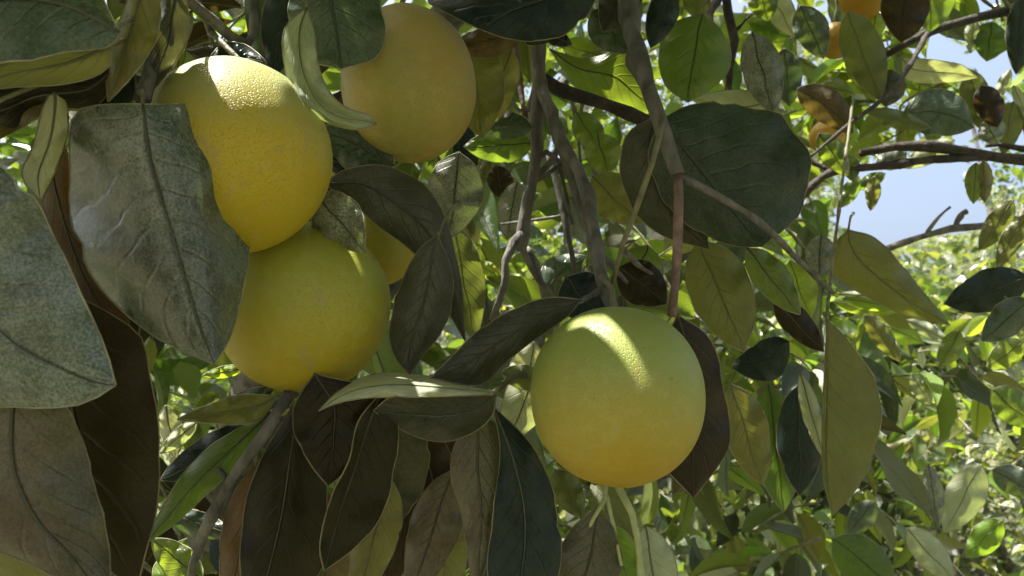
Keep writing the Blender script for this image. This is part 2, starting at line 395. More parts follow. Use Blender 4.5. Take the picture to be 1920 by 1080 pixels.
# ------------------------------------------------------------------ ground
def make_ground():
    m, t = nodes('orchard_soil_and_grass'); out = N(t, 'ShaderNodeOutputMaterial'); b = N(t, 'ShaderNodeBsdfPrincipled')
    g = N(t, 'ShaderNodeTexCoord')
    n1 = N(t, 'ShaderNodeTexNoise'); n1.inputs['Scale'].default_value = .9; n1.inputs['Detail'].default_value = 8
    n2 = N(t, 'ShaderNodeTexNoise'); n2.inputs['Scale'].default_value = 25; n2.inputs['Detail'].default_value = 6
    for n in (n1, n2): t.links.new(g.outputs['Object'], n.inputs['Vector'])
    c = MIX(t, RNG(t, n2.outputs['Fac'], .35, .65), (.07, .055, .035), (.12, .095, .06))
    c = MIX(t, RNG(t, n1.outputs['Fac'], .45, .6), c, (.08, .11, .03))
    t.links.new(c, b.inputs['Base Color']); b.inputs['Roughness'].default_value = .9
    bu = N(t, 'ShaderNodeBump'); bu.inputs['Distance'].default_value = .05; t.links.new(n2.outputs['Fac'], bu.inputs['Height']); t.links.new(bu.outputs[0], b.inputs['Normal'])
    t.links.new(b.outputs[0], out.inputs[0])
    xs = np.concatenate([-np.geomspace(1500, 12, 14), np.linspace(-10, 10, 41), np.geomspace(12, 1500, 14)])
    V = []; Fc = []
    for y in xs:
        for x in xs:
            h = (.05 * math.sin(x * 1.1) * math.cos(y * .9) + random.uniform(-.01, .01)) if abs(x) < 11 and abs(y) < 11 else 0
            V.append((x, y, h - .03))
    n = len(xs)
    for j in range(n - 1):
        for i in range(n - 1): Fc.append((j * n + i, j * n + i + 1, (j + 1) * n + i + 1, (j + 1) * n + i))
    o = link('ground', mesh('ground', V, Fc, [m])); o['kind'] = 'structure'
make_ground()
# ------------------------------------------------------------------ fruit
def peel_mat(name, top, bottom, lo=-.5, hi=.5, speck=.35, blush=None):
    m, t = nodes(name); out = N(t, 'ShaderNodeOutputMaterial'); b = N(t, 'ShaderNodeBsdfPrincipled')
    g = N(t, 'ShaderNodeTexCoord'); sp = N(t, 'ShaderNodeSeparateXYZ'); t.links.new(g.outputs['Object'], sp.inputs[0])
    def noi(s, d=3):
        n = N(t, 'ShaderNodeTexNoise'); n.inputs['Scale'].default_value = s; n.inputs['Detail'].default_value = d; t.links.new(g.outputs['Object'], n.inputs['Vector']); return n.outputs['Fac']
    big = noi(35, 3); md = noi(160, 4)
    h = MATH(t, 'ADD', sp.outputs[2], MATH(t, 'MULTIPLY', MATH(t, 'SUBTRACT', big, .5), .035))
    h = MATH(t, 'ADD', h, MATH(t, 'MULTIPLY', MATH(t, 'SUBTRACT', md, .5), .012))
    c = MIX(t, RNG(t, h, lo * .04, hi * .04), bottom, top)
    if blush: c = MIX(t, MATH(t, 'MULTIPLY', RNG(t, noi(22, 2), .48, .65), .6), c, blush)
    vo = N(t, 'ShaderNodeTexVoronoi'); vo.inputs['Scale'].default_value = 850; t.links.new(g.outputs['Object'], vo.inputs['Vector'])
    pore = RNG(t, vo.outputs['Distance'], .0, .42, 1, 0)
    c = MIX(t, MATH(t, 'MULTIPLY', pore, .06), c, [x * .6 for x in top])
    vs = N(t, 'ShaderNodeTexVoronoi'); vs.inputs['Scale'].default_value = 110; t.links.new(g.outputs['Object'], vs.inputs['Vector'])
    c = MIX(t, MATH(t, 'MULTIPLY', MATH(t, 'MULTIPLY', RNG(t, vs.outputs['Distance'], .05, .13, 1, 0), RNG(t, big, .5, .6)), speck), c, (.16, .11, .03))
    c = MIX(t, MATH(t, 'MULTIPLY', RNG(t, md, .5, .75), .12), c, (.60, .55, .32))
    c = MIX(t, MATH(t, 'MULTIPLY', RNG(t, noi(75, 5), .60, .70), .40), c, (.38, .27, .11))
    t.links.new(c, b.inputs['Base Color']); t.links.new(RNG(t, md, .2, .8, .40, .55), b.inputs['Roughness'])
    b.inputs['Subsurface Weight'].default_value = .12; b.inputs['Subsurface Radius'].default_value = (1, .5, .12); b.inputs['Subsurface Scale'].default_value = .004
    bh = MATH(t, 'ADD', MATH(t, 'MULTIPLY', pore, -1.0), MATH(t, 'MULTIPLY', md, .8))
    bu = N(t, 'ShaderNodeBump'); bu.inputs['Strength'].default_value = .6; bu.inputs['Distance'].default_value = .0006
    t.links.new(bh, bu.inputs['Height']); t.links.new(bu.outputs[0], b.inputs['Normal']); t.links.new(b.outputs[0], out.inputs[0]); return m
GY = (.44, .47, .12); OR = (.72, .37, .02)
PM = {'ripe': peel_mat('peel_ripe_orange', (.50, .34, .05), (.52, .29, .02), -.3, 1.0),
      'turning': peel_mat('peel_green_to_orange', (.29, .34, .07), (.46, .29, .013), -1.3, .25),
      'golden': peel_mat('peel_golden_lit_top', (.36, .40, .17), (.49, .37, .012), -.3, .8),  # pale top: scattered light painted into the peel colour
      'lemon': peel_mat('peel_yellow_green', (.33, .34, .04), (.44, .34, .014), -.7, .7),
      'russet': peel_mat('peel_russet', (.37, .29, .10), (.35, .265, .05), -.6, .9, blush=(.25, .25, .06))}
def fruit_mesh(R, mat, oz=1.0, seg=72, rings=48):
    V, Fc = [], []; ph = [random.uniform(0, 6) for _ in range(4)]
    for i in range(rings + 1):
        th = math.pi * i / rings
        for j in range(seg):
            a = 2 * math.pi * j / seg
            r = R * (1 + .010 * math.sin(3 * a + ph[0]) * math.sin(th) + .008 * math.sin(a + ph[3]) * math.cos(th) + .009 * math.sin(2 * th * 2 + ph[1]) * math.sin(th) + .004 * math.sin(5 * a + ph[2] + th * 2) * math.sin(th))
            dim = 1 - .10 * math.exp(-(th / .16) ** 2) - .03 * math.exp(-((math.pi - th) / .12) ** 2)
            V.append((r * math.sin(th) * math.cos(a), r * math.sin(th) * math.sin(a), r * oz * math.cos(th) * dim))
    for i in range(rings):
        for j in range(seg):
            j2 = (j + 1) % seg; Fc.append((i * seg + j, (i + 1) * seg + j, (i + 1) * seg + j2, i * seg + j2))
    return mesh('peel', V, Fc, [mat])
def fruit(cx, cy, d, rpx, rpy, mk, label, stem_to, tilt=(0, 0), group='oranges hanging on the near tree', seg=72, rings=48):
    R = rpx * d / F; oz = rpy / rpx; c = P(cx, cy, d)
    from mathutils import Euler
    rot = Euler((tilt[0], tilt[1], random.uniform(0, 6)))
    e = empty('orange', label, 'orange', c, group); e.rotation_euler = rot
    bpy.context.view_layer.update()
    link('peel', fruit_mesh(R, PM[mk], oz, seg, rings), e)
    top = R * oz * .90
    V, Fc = [], []
    ns = 20                                                     # star-shaped calyx
    for i, (rr, zz) in enumerate(((0.0012, .003), (.0035, .0022), (.0062, .0012), (.0078, .0002))):
        for j in range(ns):
            k = 1 + (.30 if j % 4 == 0 else (-.12 if j % 4 == 2 else 0)) * (i >= 2)
            a = 2 * math.pi * j / ns; V.append((rr * k * math.cos(a), rr * k * math.sin(a), top + zz + .0006 * math.sin(a * 2)))
    for i in range(3):
        for j in range(ns): Fc.append((i * ns + j, (i + 1) * ns + j, (i + 1) * ns + (j + 1) % ns, i * ns + (j + 1) % ns))
    link('calyx', mesh('calyx', V, Fc, [TWIG]), e)
    inv = (Matrix.Translation(c) @ rot.to_matrix().to_4x4()).inverted()
    V, Fc = [], []; s1 = inv @ P(*stem_to)
    s0 = Vector((0, 0, top)); tube_geo([tuple(q) for q in crom([s0, s0 + Vector((0, 0, .008)), (s0 + s1) / 2 + Vector((.003, 0, .004)), s1], 12)], [.0022, .0018] + [.0015] * 8 + [.0019, .0022], V, Fc, 8, .05)
    link('stem', mesh('stem', V, Fc, [TWIG]), e)
    return e
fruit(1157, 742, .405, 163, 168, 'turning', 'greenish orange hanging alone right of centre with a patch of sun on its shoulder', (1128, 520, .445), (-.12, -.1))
fruit(437, 294, .385, 180, 181, 'golden', 'golden orange half covered by the big dusty leaf, highlight painted into its pale top', (395, 60, .42), (.0, -.15))
fruit(570, 574, .435, 161, 161, 'lemon', 'yellow green orange just under the golden one, its top hidden by leaves', (640, 395, .48), (-.2, .3))
fruit(766, 158, .47, 126, 148, 'russet', 'tall russet orange at the top behind the curled pale leaf', (775, -40, .50), (-.1, .05))
fruit(706, 462, .52, 78, 76, 'lemon', 'small yellow patch of an orange showing behind the pointed upright leaf', (730, 330, .55), (0, .2))
for (x, y, d, r, lb, st) in ((1568, 76, .93, 34, 'small orange glimpsed between leaves left of the upright olive leaf at upper right', (1568, 0, .96)),
                         (1618, -8, .95, 44, 'small orange cut by the top edge of the view at upper right', (1620, -90, 1.0)),
                         (1550, 258, .90, 32, 'small orange sliver beside the big dark round leaf', (1540, 190, .93))):
    fruit(x, y, d, r, r, 'ripe', lb, st, (0, 0), 'small oranges behind the leaves', 32, 20)

# ------------------------------------------------------------------ near orange tree
tree = empty('orange_tree', 'near orange tree whose big dusty leaves hang close in front on the left', 'orange tree', (-.62, 1.75, 0), 'orange trees in the orchard')
wood('trunk', tree, [([(-.62, 1.75, -.05), (-.60, 1.72, .4), (-.64, 1.68, .8), (-.58, 1.6, 1.2)], .085, .06)], BARK)
wood('branch', tree, [([(-.60, 1.62, 1.1), (-.45, 1.3, 1.5), (-.15, .95, 1.95), (.05, .8, 2.15)], .045, .02),
                      ([(-.60, 1.62, 1.1), (-.75, 1.2, 1.7), (-.6, .7, 2.1), (-.35, .5, 2.2)], .045, .018),
                      ([(-.45, 1.3, 1.5), (0, 1.5, 2.1), (.4, 1.3, 2.5)], .03, .012), ([(-.6, .7, 2.1), (-.2, .35, 2.4), (.2, .3, 2.5)], .02, .008),
                      ([(.05, .8, 2.15), (.1, .62, 2.12), tuple(P(1170, -60, .56))], .02, .014), ([(.05, .8, 2.15), tuple(P(1000, -80, .66)), tuple(P(1000, 30, .6))], .016, .012),
                      ([(-.35, .5, 2.2), (-.2, .45, 2.0), tuple(P(400, -260, .5))], .018, .01)], BARK)
hang = wood('branch', tree, [(px((400, -260, .5), (345, -80, .42), (305, 60, .365), (266, 185, .335)), .006, .0032), (px((330, -20, .39), (400, 40, .42), (470, 80, .45), (475, -60, .5)), .003, .002)], BARK)
cen = wood('branch', tree, [(px((1000, -40, .62), (1012, 100, .60), (1008, 220, .59), (1003, 320, .585), (985, 400, .58), (977, 470, .58)), .0062, .0038),
                            (px((1008, 150, .60), (985, 215, .59), (960, 190, .6), (940, 180, .61)), .0028, .0012),
                            (px((985, 430, .58), (950, 480, .57), (945, 540, .57), (922, 600, .575)), .0034, .0022),
                            (px((977, 460, .58), (1000, 510, .59), (1040, 560, .60)), .0028, .0016),
                            (px((1000, 300, .585), (1040, 285, .6), (1060, 360, .6), (1075, 420, .6)), .0022, .0012),
                            (px((985, 360, .6), (1020, 315, .6), (1045, 285, .6), (1050, 250, .6)), .003, .002)], BARK)
tang = [px((1040, 230, .60), (1062, 300, .585), (1090, 380, .57), (1110, 440, .56), (1120, 500, .55)), px((1030, 290, .62), (1048, 360, .61), (1062, 430, .60), (1080, 520, .60)),
        px((1005, 340, .60), (1035, 320, .59), (1066, 300, .585)), px((990, 470, .585), (1012, 520, .6), (1030, 600, .62)), px((1075, 400, .6), (1020, 410, .62), (940, 420, .66)), px((1095, 180, .66), (1085, 250, .68), (1092, 330, .7)),
        px((1060, 150, .72), (1120, 330, .74), (1210, 350, .76)), px((1170, 470, .5), (1200, 500, .52), (1232, 520, .54))]
for q, (ra, rb) in zip(tang, ((.0048, .003), (.003, .0018), (.002, .0012), (.0035, .002), (.0014, .001), (.0016, .0012), (.002, .0014), (.0018, .0012))): wood('twig', tree, [(q, ra, rb)], BARK)
dark = wood('branch', tree, [(px((1014, 145, .605), (1060, 170, .60), (1130, 195, .59), (1215, 228, .58)), .0052, .0042)], BARKD, 'dark stub of branch crossing between two grey stems')
stemb = wood('branch', tree, [(px((1012, 150, .60), (1045, 250, .56), (1085, 320, .53), (1108, 400, .50), (1122, 470, .47), (1130, 530, .45), (1150, 585, .435)), .0046, .0034),
                              (px((1132, 540, .45), (1105, 556, .43), (1088, 566, .42)), .002, .0014),
                              (px((1120, 475, .47), (1150, 500, .48), (1175, 530, .49)), .002, .0012)], BARK)
fork = wood('branch', tree, [(px((1172, -60, .56), (1185, 60, .50), (1215, 160, .46), (1240, 235, .44), (1272, 330, .43)), .0080, .0034),
                             (px((1272, 330, .43), (1345, 368, .43), (1420, 412, .44), (1490, 480, .48), (1560, 548, .54)), .0021, .0015)], BARK)
wood('branch', tree, [(px((1270, 325, .43), (1273, 350, .424), (1271, 400, .42), (1270, 480, .415), (1263, 560, .41), (1259, 594, .41)), .0026, .0021)], PINK, 'reddish stalk hanging straight down beside the sunlit orange')
wood('branch', tree, [(px((1242, 220, .43), (1225, 300, .42), (1190, 400, .43), (1165, 470, .44), (1146, 540, .45)), .0017, .0012)], TWIG)
wood('branch', tree, [(px((962, 60, .62), (972, 120, .62), (980, 190, .61), (985, 220, .60)), .0022, .002)], PINK)
low = wood('branch', tree, [(px((760, 420, .6), (650, 600, .5), (545, 742, .42), (500, 808, .41), (430, 905, .42), (372, 1030, .44), (330, 1200, .47)), .0042, .0022), (px((430, 905, .42), (395, 860, .43)), .0016, .001)], BARK)
und = wood('branch', tree, [(px((1120, 700, .5), (1128, 850, .47), (1137, 930, .45), (1105, 985, .45), (1080, 1040, .46)), .0018, .0012), (px((1137, 930, .45), (1150, 985, .45), (1165, 1060, .45)), .0012, .0009),
                            (px((1150, 760, .52), (1152, 890, .46), (1185, 960, .45), (1200, 1060, .45), (1210, 1180, .45)), .0024, .0018)], TWIG_SUN, 'green twig below the hanging fruit, sun painted into its pale colour')

def LF(*a, **k): return leaf_from_outline(*a, **k)
S = simple
# big leaves at the left
LF(hang, 'dusty', .315, [(268, 195), (200, 196), (140, 215), (128, 320), (140, 440), (190, 540), (270, 618), (345, 660), (402, 682)],
   [(268, 195), (330, 196), (372, 200), (425, 260), (465, 350), (470, 450), (452, 560), (428, 640), (402, 682)],
   mid=[(268, 195), (282, 300), (320, 430), (355, 550), (385, 640), (402, 682)], za=.032, zb=.060, dz=.01, pet=(262, 175, .335), bulge=.6, ripple=.0038, nick=.5, label='broad dusty grey leaf covering part of the golden orange')
LF(hang, 'dusty', .285, [(-110, 230), (-260, 380), (-250, 620), (-110, 745), (40, 764), (150, 758), (217, 722)],
   [(-110, 230), (-30, 290), (45, 355), (110, 450), (160, 570), (200, 660), (217, 722)], za=.01, zb=.006, pet=(230, 120, .345), bulge=.3, label='blunt blue green leaf cut by the left edge')
LF(low, 'mottled', .300, [(50, 690), (-70, 760), (-110, 900), (-50, 1010), (60, 1058), (205, 1140)],
   [(50, 690), (122, 760), (165, 860), (192, 960), (206, 1060), (205, 1140)], za=.004, zb=.012, bulge=.3, dz=.006, label='mottled grey leaf with reddish blotches in the lower left corner')
S(low, 'olive', .315, (-120, 900), (290, 1180), 80, bow=20)
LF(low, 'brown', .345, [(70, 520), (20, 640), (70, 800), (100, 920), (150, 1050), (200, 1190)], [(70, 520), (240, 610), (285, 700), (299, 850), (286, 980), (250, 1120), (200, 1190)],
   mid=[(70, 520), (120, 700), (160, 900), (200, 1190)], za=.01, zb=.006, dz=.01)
LF(hang, 'rust', .365, [(95, 200), (60, 330), (90, 480), (130, 580), (245, 680)], [(95, 200), (130, 300), (180, 450), (235, 560), (245, 680)], za=.004, zb=.008, label='narrow dark red leaf behind the large dusty one')
LF(hang, 'brown', .38, [(130, 330), (80, 480), (120, 620), (250, 700)], [(130, 330), (200, 420), (260, 560), (250, 700)])
# upper left
LF(hang, 'teal', .285, [(225, 60), (150, -60), (0, -120), (-160, -80), (-240, 40)], [(225, 60), (205, 88), (120, 98), (0, 122), (-130, 120), (-240, 40)], mid=[(225, 60), (120, 10), (0, 0), (-240, 40)], za=.03, zb=-.004, pet=(262, 40, .36), bulge=.2)
LF(hang, 'olive', .30, [(208, 86), (120, 95), (0, 120), (-140, 150), (-240, 220)], [(208, 86), (200, 130), (120, 158), (0, 166), (-140, 200), (-240, 220)], mid=[(208, 86), (120, 120), (0, 145), (-240, 220)], zb=.014, za=-.004, under=True, pet=(262, 90, .35))
LF(hang, 'brown', .325, [(225, 120), (120, 140), (0, 160), (-160, 190)], [(225, 120), (180, 200), (80, 210), (-10, 255), (-160, 190)], zb=.02)
LF(hang, 'olive', .33, [(160, 130), (60, 150), (-60, 190), (-130, 320)], [(160, 130), (110, 195), (20, 250), (-60, 290), (-130, 320)], zb=.01)
LF(hang, 'night', .345, [(250, 110), (180, 130), (120, 170), (60, 220)], [(250, 110), (250, 190), (180, 200), (110, 210), (60, 220)])
LF(hang, 'olive', .32, [(280, -90), (245, -10), (215, 60), (198, 130), (203, 190)], [(280, -90), (300, 0), (290, 80), (250, 140), (203, 190)], mid=[(280, -90), (262, 0), (238, 80), (203, 190)], za=.012, zb=.004, pet=(330, -110, .4), label='tan olive leaf with pointed tip just above the dusty leaf')
LF(hang, 'mauve', .345, [(350, -70), (300, 0), (285, 80), (270, 190)], [(350, -70), (352, 0), (345, 90), (270, 190)], zb=.012)
LF(hang, 'pale', .325, [(102, 165), (82, 200), (62, 270), (42, 330), (76, 378)], [(102, 165), (124, 195), (126, 250), (108, 310), (76, 378)], pet=(160, 120, .34), zb=.008, label='slim pale green leaf between two dusty leaves')
S(hang, 'mauve', .43, (480, 110), (350, 95), 26); S(hang, 'night', .42, (385, 130), (500, 118), 34, bow=-12)
S(hang, 'teal', .50, (470, -60), (500, 200), 30, bow=-8); S(hang, 'night', .45, (545, -60), (512, 150), 42, label='nearly black blue leaf above the gap between two oranges')
S(hang, 'green', .42, (320, -40), (335, 150), 22); S(hang, 'dusty', .40, (360, 20), (290, 140), 20)
# top centre
LF(hang, 'teal', .415, [(600, -80), (550, -20), (543, 50), (560, 105), (640, 130)], [(600, -80), (690, -40), (722, 40), (706, 105), (640, 130)], mid=[(600, -80), (620, 0), (632, 70), (640, 130)], za=.006, zb=.014, pet=(600, -160, .45), bulge=.3, label='rounded dark leaf overlapping the russet orange')
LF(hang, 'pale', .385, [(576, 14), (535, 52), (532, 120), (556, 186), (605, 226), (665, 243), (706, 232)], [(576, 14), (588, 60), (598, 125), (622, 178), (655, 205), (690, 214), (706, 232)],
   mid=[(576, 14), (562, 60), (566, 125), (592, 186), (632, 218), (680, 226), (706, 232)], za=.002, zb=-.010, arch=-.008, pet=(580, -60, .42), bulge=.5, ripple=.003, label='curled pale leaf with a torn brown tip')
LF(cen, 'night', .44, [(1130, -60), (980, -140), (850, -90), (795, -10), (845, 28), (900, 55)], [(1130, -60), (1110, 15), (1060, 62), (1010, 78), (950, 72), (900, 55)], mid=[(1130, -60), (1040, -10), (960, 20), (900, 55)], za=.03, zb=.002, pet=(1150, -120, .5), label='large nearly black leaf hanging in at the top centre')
S(cen, 'night', .46, (1065, 30), (985, 84), 22); S(cen, 'night', .45, (1020, 60), (1072, 84), 16)
S(cen, 'rust', .52, (985, 60), (840, 95), 30, label='brownish leaf against the right side of the russet orange')
S(cen, 'olive', .55, (880, 60), (905, 260), 55); S(cen, 'olive', .56, (960, 90), (900, 250), 36)
LF(cen, 'mauve', .435, [(606, 345), (650, 317), (722, 311), (792, 345), (835, 405), (852, 470), (866, 540), (872, 640)], [(606, 345), (650, 372), (705, 420), (765, 466), (805, 500), (828, 560), (872, 640)],
   mid=[(606, 345), (680, 345), (760, 395), (815, 455), (845, 540), (872, 640)], za=.010, zb=.004, dz=.03, arch=-.01, ripple=.002, label='arching purple brown leaf between the oranges')
LF(cen, 'dusty', .405, [(590, 365), (583, 405), (590, 432), (632, 462), (684, 474)], [(590, 365), (630, 358), (668, 380), (684, 420), (684, 474)], zb=-.004, za=.012, label='short grey green leaf touching the golden orange')
S(cen, 'teal', .46, (740, 310), (600, 240), 45); S(cen, 'night', .48, (610, 300), (740, 318), 34)
S(cen, 'green', .5, (640, 330), (760, 300), 20)
LF(cen, 'mauve', .415, [(820, 440), (778, 478), (742, 560), (730, 625), (742, 672), (768, 702)], [(820, 440), (846, 505), (847, 575), (822, 630), (792, 668), (768, 702)], za=.01, zb=.012, pet=(860, 380, .46), bulge=.4, ripple=.002, label='pointed purple grey leaf standing upright beside the lower orange')
LF(stemb, 'mauve', .42, [(1090, 562), (1030, 558), (960, 580), (895, 622), (850, 665), (808, 708)], [(1090, 562), (1065, 592), (1010, 632), (950, 678), (895, 722), (808, 708)], mid=[(1090, 562), (1020, 592), (940, 640), (870, 685), (808, 708)], za=.004, zb=.008, dz=-.02, ripple=.0015, label='long dark leaf slanting down from the stem of the sunlit fruit')
LF(cen, 'pale', .385, [(932, 736), (860, 720), (800, 705), (730, 699), (670, 711), (630, 737), (598, 770)], [(932, 736), (870, 741), (800, 744), (730, 744), (670, 748), (630, 757), (598, 770)],
   za=.045, zb=-.004, arch=-.006, pet=(985, 700, .43), bulge=.2, nick=.3, label='pale leaf lying level below the gap, seen from its edge')
LF(cen, 'mauve', .392, [(930, 741), (870, 742), (800, 742), (735, 744), (700, 770)], [(930, 741), (922, 780), (885, 812), (830, 828), (765, 812), (700, 770)], mid=[(930, 741), (890, 768), (830, 780), (760, 776), (700, 770)], za=-.006, zb=.022, nick=.4, pet=(985, 705, .43), label='dark drooping leaf directly under the level pale leaf')
# lower left hanging leaves
LF(low, 'brown', .405, [(590, 700), (552, 760), (556, 820), (582, 870), (616, 912)], [(590, 700), (700, 735), (690, 810), (650, 880), (616, 912)])
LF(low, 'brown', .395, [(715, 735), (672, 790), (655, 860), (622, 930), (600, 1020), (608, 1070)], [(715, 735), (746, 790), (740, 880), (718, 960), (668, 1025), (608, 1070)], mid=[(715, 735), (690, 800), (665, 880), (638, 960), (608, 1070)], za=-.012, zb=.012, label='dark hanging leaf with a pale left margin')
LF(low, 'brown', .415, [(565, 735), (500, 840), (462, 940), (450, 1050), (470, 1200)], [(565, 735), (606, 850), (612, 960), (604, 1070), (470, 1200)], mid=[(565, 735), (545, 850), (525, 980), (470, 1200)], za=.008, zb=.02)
LF(low, 'rust', .43, [(500, 850), (435, 930), (412, 1040), (420, 1180)], [(500, 850), (500, 930), (480, 1060), (420, 1180)], label='dark red leaf edge beside the brown hanging leaves')
S(low, 'rust', .44, (590, 900), (620, 1200), 50)
LF(low, 'green', .425, [(505, 775), (405, 828), (335, 900), (292, 975), (270, 1022)], [(505, 775), (460, 855), (395, 920), (330, 980), (270, 1022)], za=.004, zb=.006, label='slender green leaf pointing down to the left')
LF(low, 'olive', .415, [(522, 742), (450, 740), (390, 760), (332, 786)], [(522, 742), (480, 790), (400, 794), (332, 786)], label='narrow olive leaf lying level under the lower orange')
S(low, 'teal', .44, (500, 725), (350, 775), 22, bow=-18); S(low, 'night', .45, (500, 800), (300, 900), 40); S(low, 'lime', .5, (460, 690), (380, 705), 12)
S(low, 'teal', .47, (430, 1000), (300, 960), 26); S(low, 'green', .45, (380, 1090), (285, 1010), 34); S(low, 'lime', .46, (300, 1120), (350, 1010), 34)
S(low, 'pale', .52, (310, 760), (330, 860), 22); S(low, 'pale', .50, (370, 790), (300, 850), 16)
S(low, 'olive', .43, (480, 830), (500, 900), 14)
# lower centre
LF(cen, 'mottled', .43, [(880, 770), (845, 870), (868, 980), (890, 1130)], [(880, 770), (935, 800), (946, 880), (935, 980), (890, 1130)], za=.01, zb=.006, label='pale grey green leaf hanging beside a black one at bottom centre')
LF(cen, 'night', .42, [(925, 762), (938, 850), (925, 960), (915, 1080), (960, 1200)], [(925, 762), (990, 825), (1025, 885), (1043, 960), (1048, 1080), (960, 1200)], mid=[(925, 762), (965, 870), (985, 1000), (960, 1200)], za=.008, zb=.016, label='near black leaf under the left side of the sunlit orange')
S(cen, 'mauve', .52, (760, 770), (700, 1010), 70); S(cen, 'brown', .56, (800, 800), (780, 1000), 60); S(cen, 'olive', .50, (735, 900), (665, 1130), 44); S(cen, 'mottled', .53, (850, 880), (770, 1120), 50); S(cen, 'brown', .55, (790, 850), (720, 1110), 48); S(cen, 'olive', .58, (840, 960), (830, 1140), 40)
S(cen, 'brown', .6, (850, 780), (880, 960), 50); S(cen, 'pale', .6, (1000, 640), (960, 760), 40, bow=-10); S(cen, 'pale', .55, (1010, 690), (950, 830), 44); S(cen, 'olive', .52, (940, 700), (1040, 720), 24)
LF(und, 'mottled', .45, [(1120, 950), (1065, 1000), (1040, 1070), (1060, 1190)], [(1120, 950), (1155, 1000), (1160, 1080), (1060, 1190)], label='brownish leaf hanging under the sunlit orange')
S(und, 'lime', .455, (1150, 985), (1185, 1130), 34); S(und, 'pale', .46, (1210, 985), (1240, 1180), 46, label='pale leaf at bottom right of the sun-painted twig'); S(und, 'olive', .5, (1040, 880), (1090, 970), 30)
# right of the sunlit fruit
LF(fork, 'brown', .465, [(1270, 590), (1225, 700), (1235, 850), (1300, 935)], [(1270, 590), (1330, 635), (1358, 730), (1364, 840), (1300, 935)], zb=.014, pet=(1262, 560, .44), label='dark purple brown leaf behind the right side of the sunlit orange')
LF(fork, 'broad', .465, [(1238, 225), (1290, 198), (1370, 192), (1440, 205), (1490, 250), (1516, 320), (1500, 400), (1430, 462)], [(1238, 225), (1215, 300), (1250, 380), (1320, 440), (1380, 462), (1430, 462)],
   mid=[(1238, 225), (1300, 300), (1370, 390), (1430, 462)], nick=1.6, za=.024, zb=.016, pet=(1236, 200, .46), bulge=.4, ripple=.002, label='very broad dark round leaf behind the forked stalk')
LF(fork, 'mauve', .49, [(1235, 215), (1178, 250), (1163, 320), (1185, 390), (1240, 440), (1330, 468)], [(1235, 215), (1260, 260), (1290, 340), (1320, 410), (1330, 468)], za=.012)
S(fork, 'dusty', .50, (1450, 380), (1240, 440), 40, bow=10)
LF(fork, 'green', .60, [(1318, 25), (1262, 45), (1234, 100), (1248, 160), (1290, 192)], [(1318, 25), (1355, 60), (1370, 110), (1345, 160), (1290, 192)], za=.01, zb=.012, pet=(1330, -30, .62), bulge=.4, label='round green leaf above the very broad dark leaf')
LF(fork, 'green', .62, [(1030, 92), (1100, 110), (1190, 95), (1240, 210)], [(1030, 92), (1080, 160), (1160, 215), (1240, 210)], za=.004, zb=.012); S(fork, 'lime', .70, (1140, 110), (1050, 80), 26)
S(fork, 'teal', .56, (1110, 20), (1180, 100), 40); S(fork, 'mauve', .55, (1190, -50), (1130, 60), 40); S(fork, 'pale', .7, (1180, 80), (1090, 105), 14); S(fork, 'night', .52, (1260, -30), (1220, 90), 30)
S(fork, 'pale', .66, (1450, 190), (1300, 185), 34, bow=-12, label='pale leaf top showing above the very broad dark leaf'); S(fork, 'dusty', .64, (1410, 60), (1450, 215), 40)
S(cen, 'dusty', .56, (860, 285), (840, 450), 55, label='blurred grey green leaf right of the arching purple leaf'); S(cen, 'teal', .57, (1000, 240), (880, 225), 28); S(cen, 'green', .60, (1000, 270), (870, 275), 34)
S(cen, 'brown', .75, (930, 310), (945, 375), 26); S(cen, 'dusty', .7, (970, 340), (950, 450), 30); S(cen, 'lime', .85, (905, 110), (925, 200), 20); S(cen, 'olive', .58, (850, 420), (890, 640), 40)
S(fork, 'teal', .62, (1020, 560), (1100, 480), 34, bow=-12); S(fork, 'green', .56, (1215, 460), (1180, 560), 44); S(fork, 'brown', .53, (1160, 500), (1250, 570), 44); S(stemb, 'night', .52, (1060, 520), (1130, 600), 50)
S(fork, 'green', .64, (1120, 250), (1140, 330), 36); S(fork, 'green', .66, (1080, 210), (1130, 290), 28); S(fork, 'olive', .62, (1110, 330), (1200, 420), 44)

# ------------------------------------------------------------------ second orange tree, right
tr2 = empty('orange_tree', 'orange tree at right whose bare forked boughs cross the gap of sky', 'orange tree', (1.75, 1.7, 0), 'orange trees in the orchard')
wood('trunk', tr2, [([(1.75, 1.7, -.05), (1.72, 1.65, .5), (1.6, 1.5, 1.1)], .08, .06)], BARK)
bough = wood('branch', tr2, [([(1.6, 1.5, 1.1), (1.45, 1.35, 1.6), tuple(P(2250, 330, 1.15)), tuple(P(1920, 302, 1.0)), tuple(P(1800, 283, .98)), tuple(P(1700, 273, .97)), tuple(P(1615, 287, .96))], .03, .0044),
                             (px((1850, 296, .985), (1740, 300, .97), (1650, 312, .96), (1560, 322, .95), (1500, 370, .94), (1470, 400, .94)), .0046, .0048),
                             (px((1560, 322, .95), (1520, 300, .96), (1500, 270, .97)), .003, .002), (px((1970, 290, 1.01), (1880, 272, 1.0), (1850, 273, 1.0)), .004, .003)], BARKD, 'two dark boughs crossing the sky at right')
twg = wood('branch', tr2, [([(1.45, 1.35, 1.6), tuple(P(2150, 480, 1.3)), tuple(P(1960, 415, 1.2)), tuple(P(1830, 424, 1.15)), tuple(P(1740, 440, 1.13)), tuple(P(1660, 468, 1.12))], .012, .004),
                           (px((1735, 440, 1.13), (1762, 405, 1.13), (1782, 388, 1.13)), .003, .0015), (px((1790, 430, 1.14), (1800, 405, 1.14), (1812, 396, 1.14)), .0035, .004)], BARK, 'bare twig with two cut spurs under the sky gap')
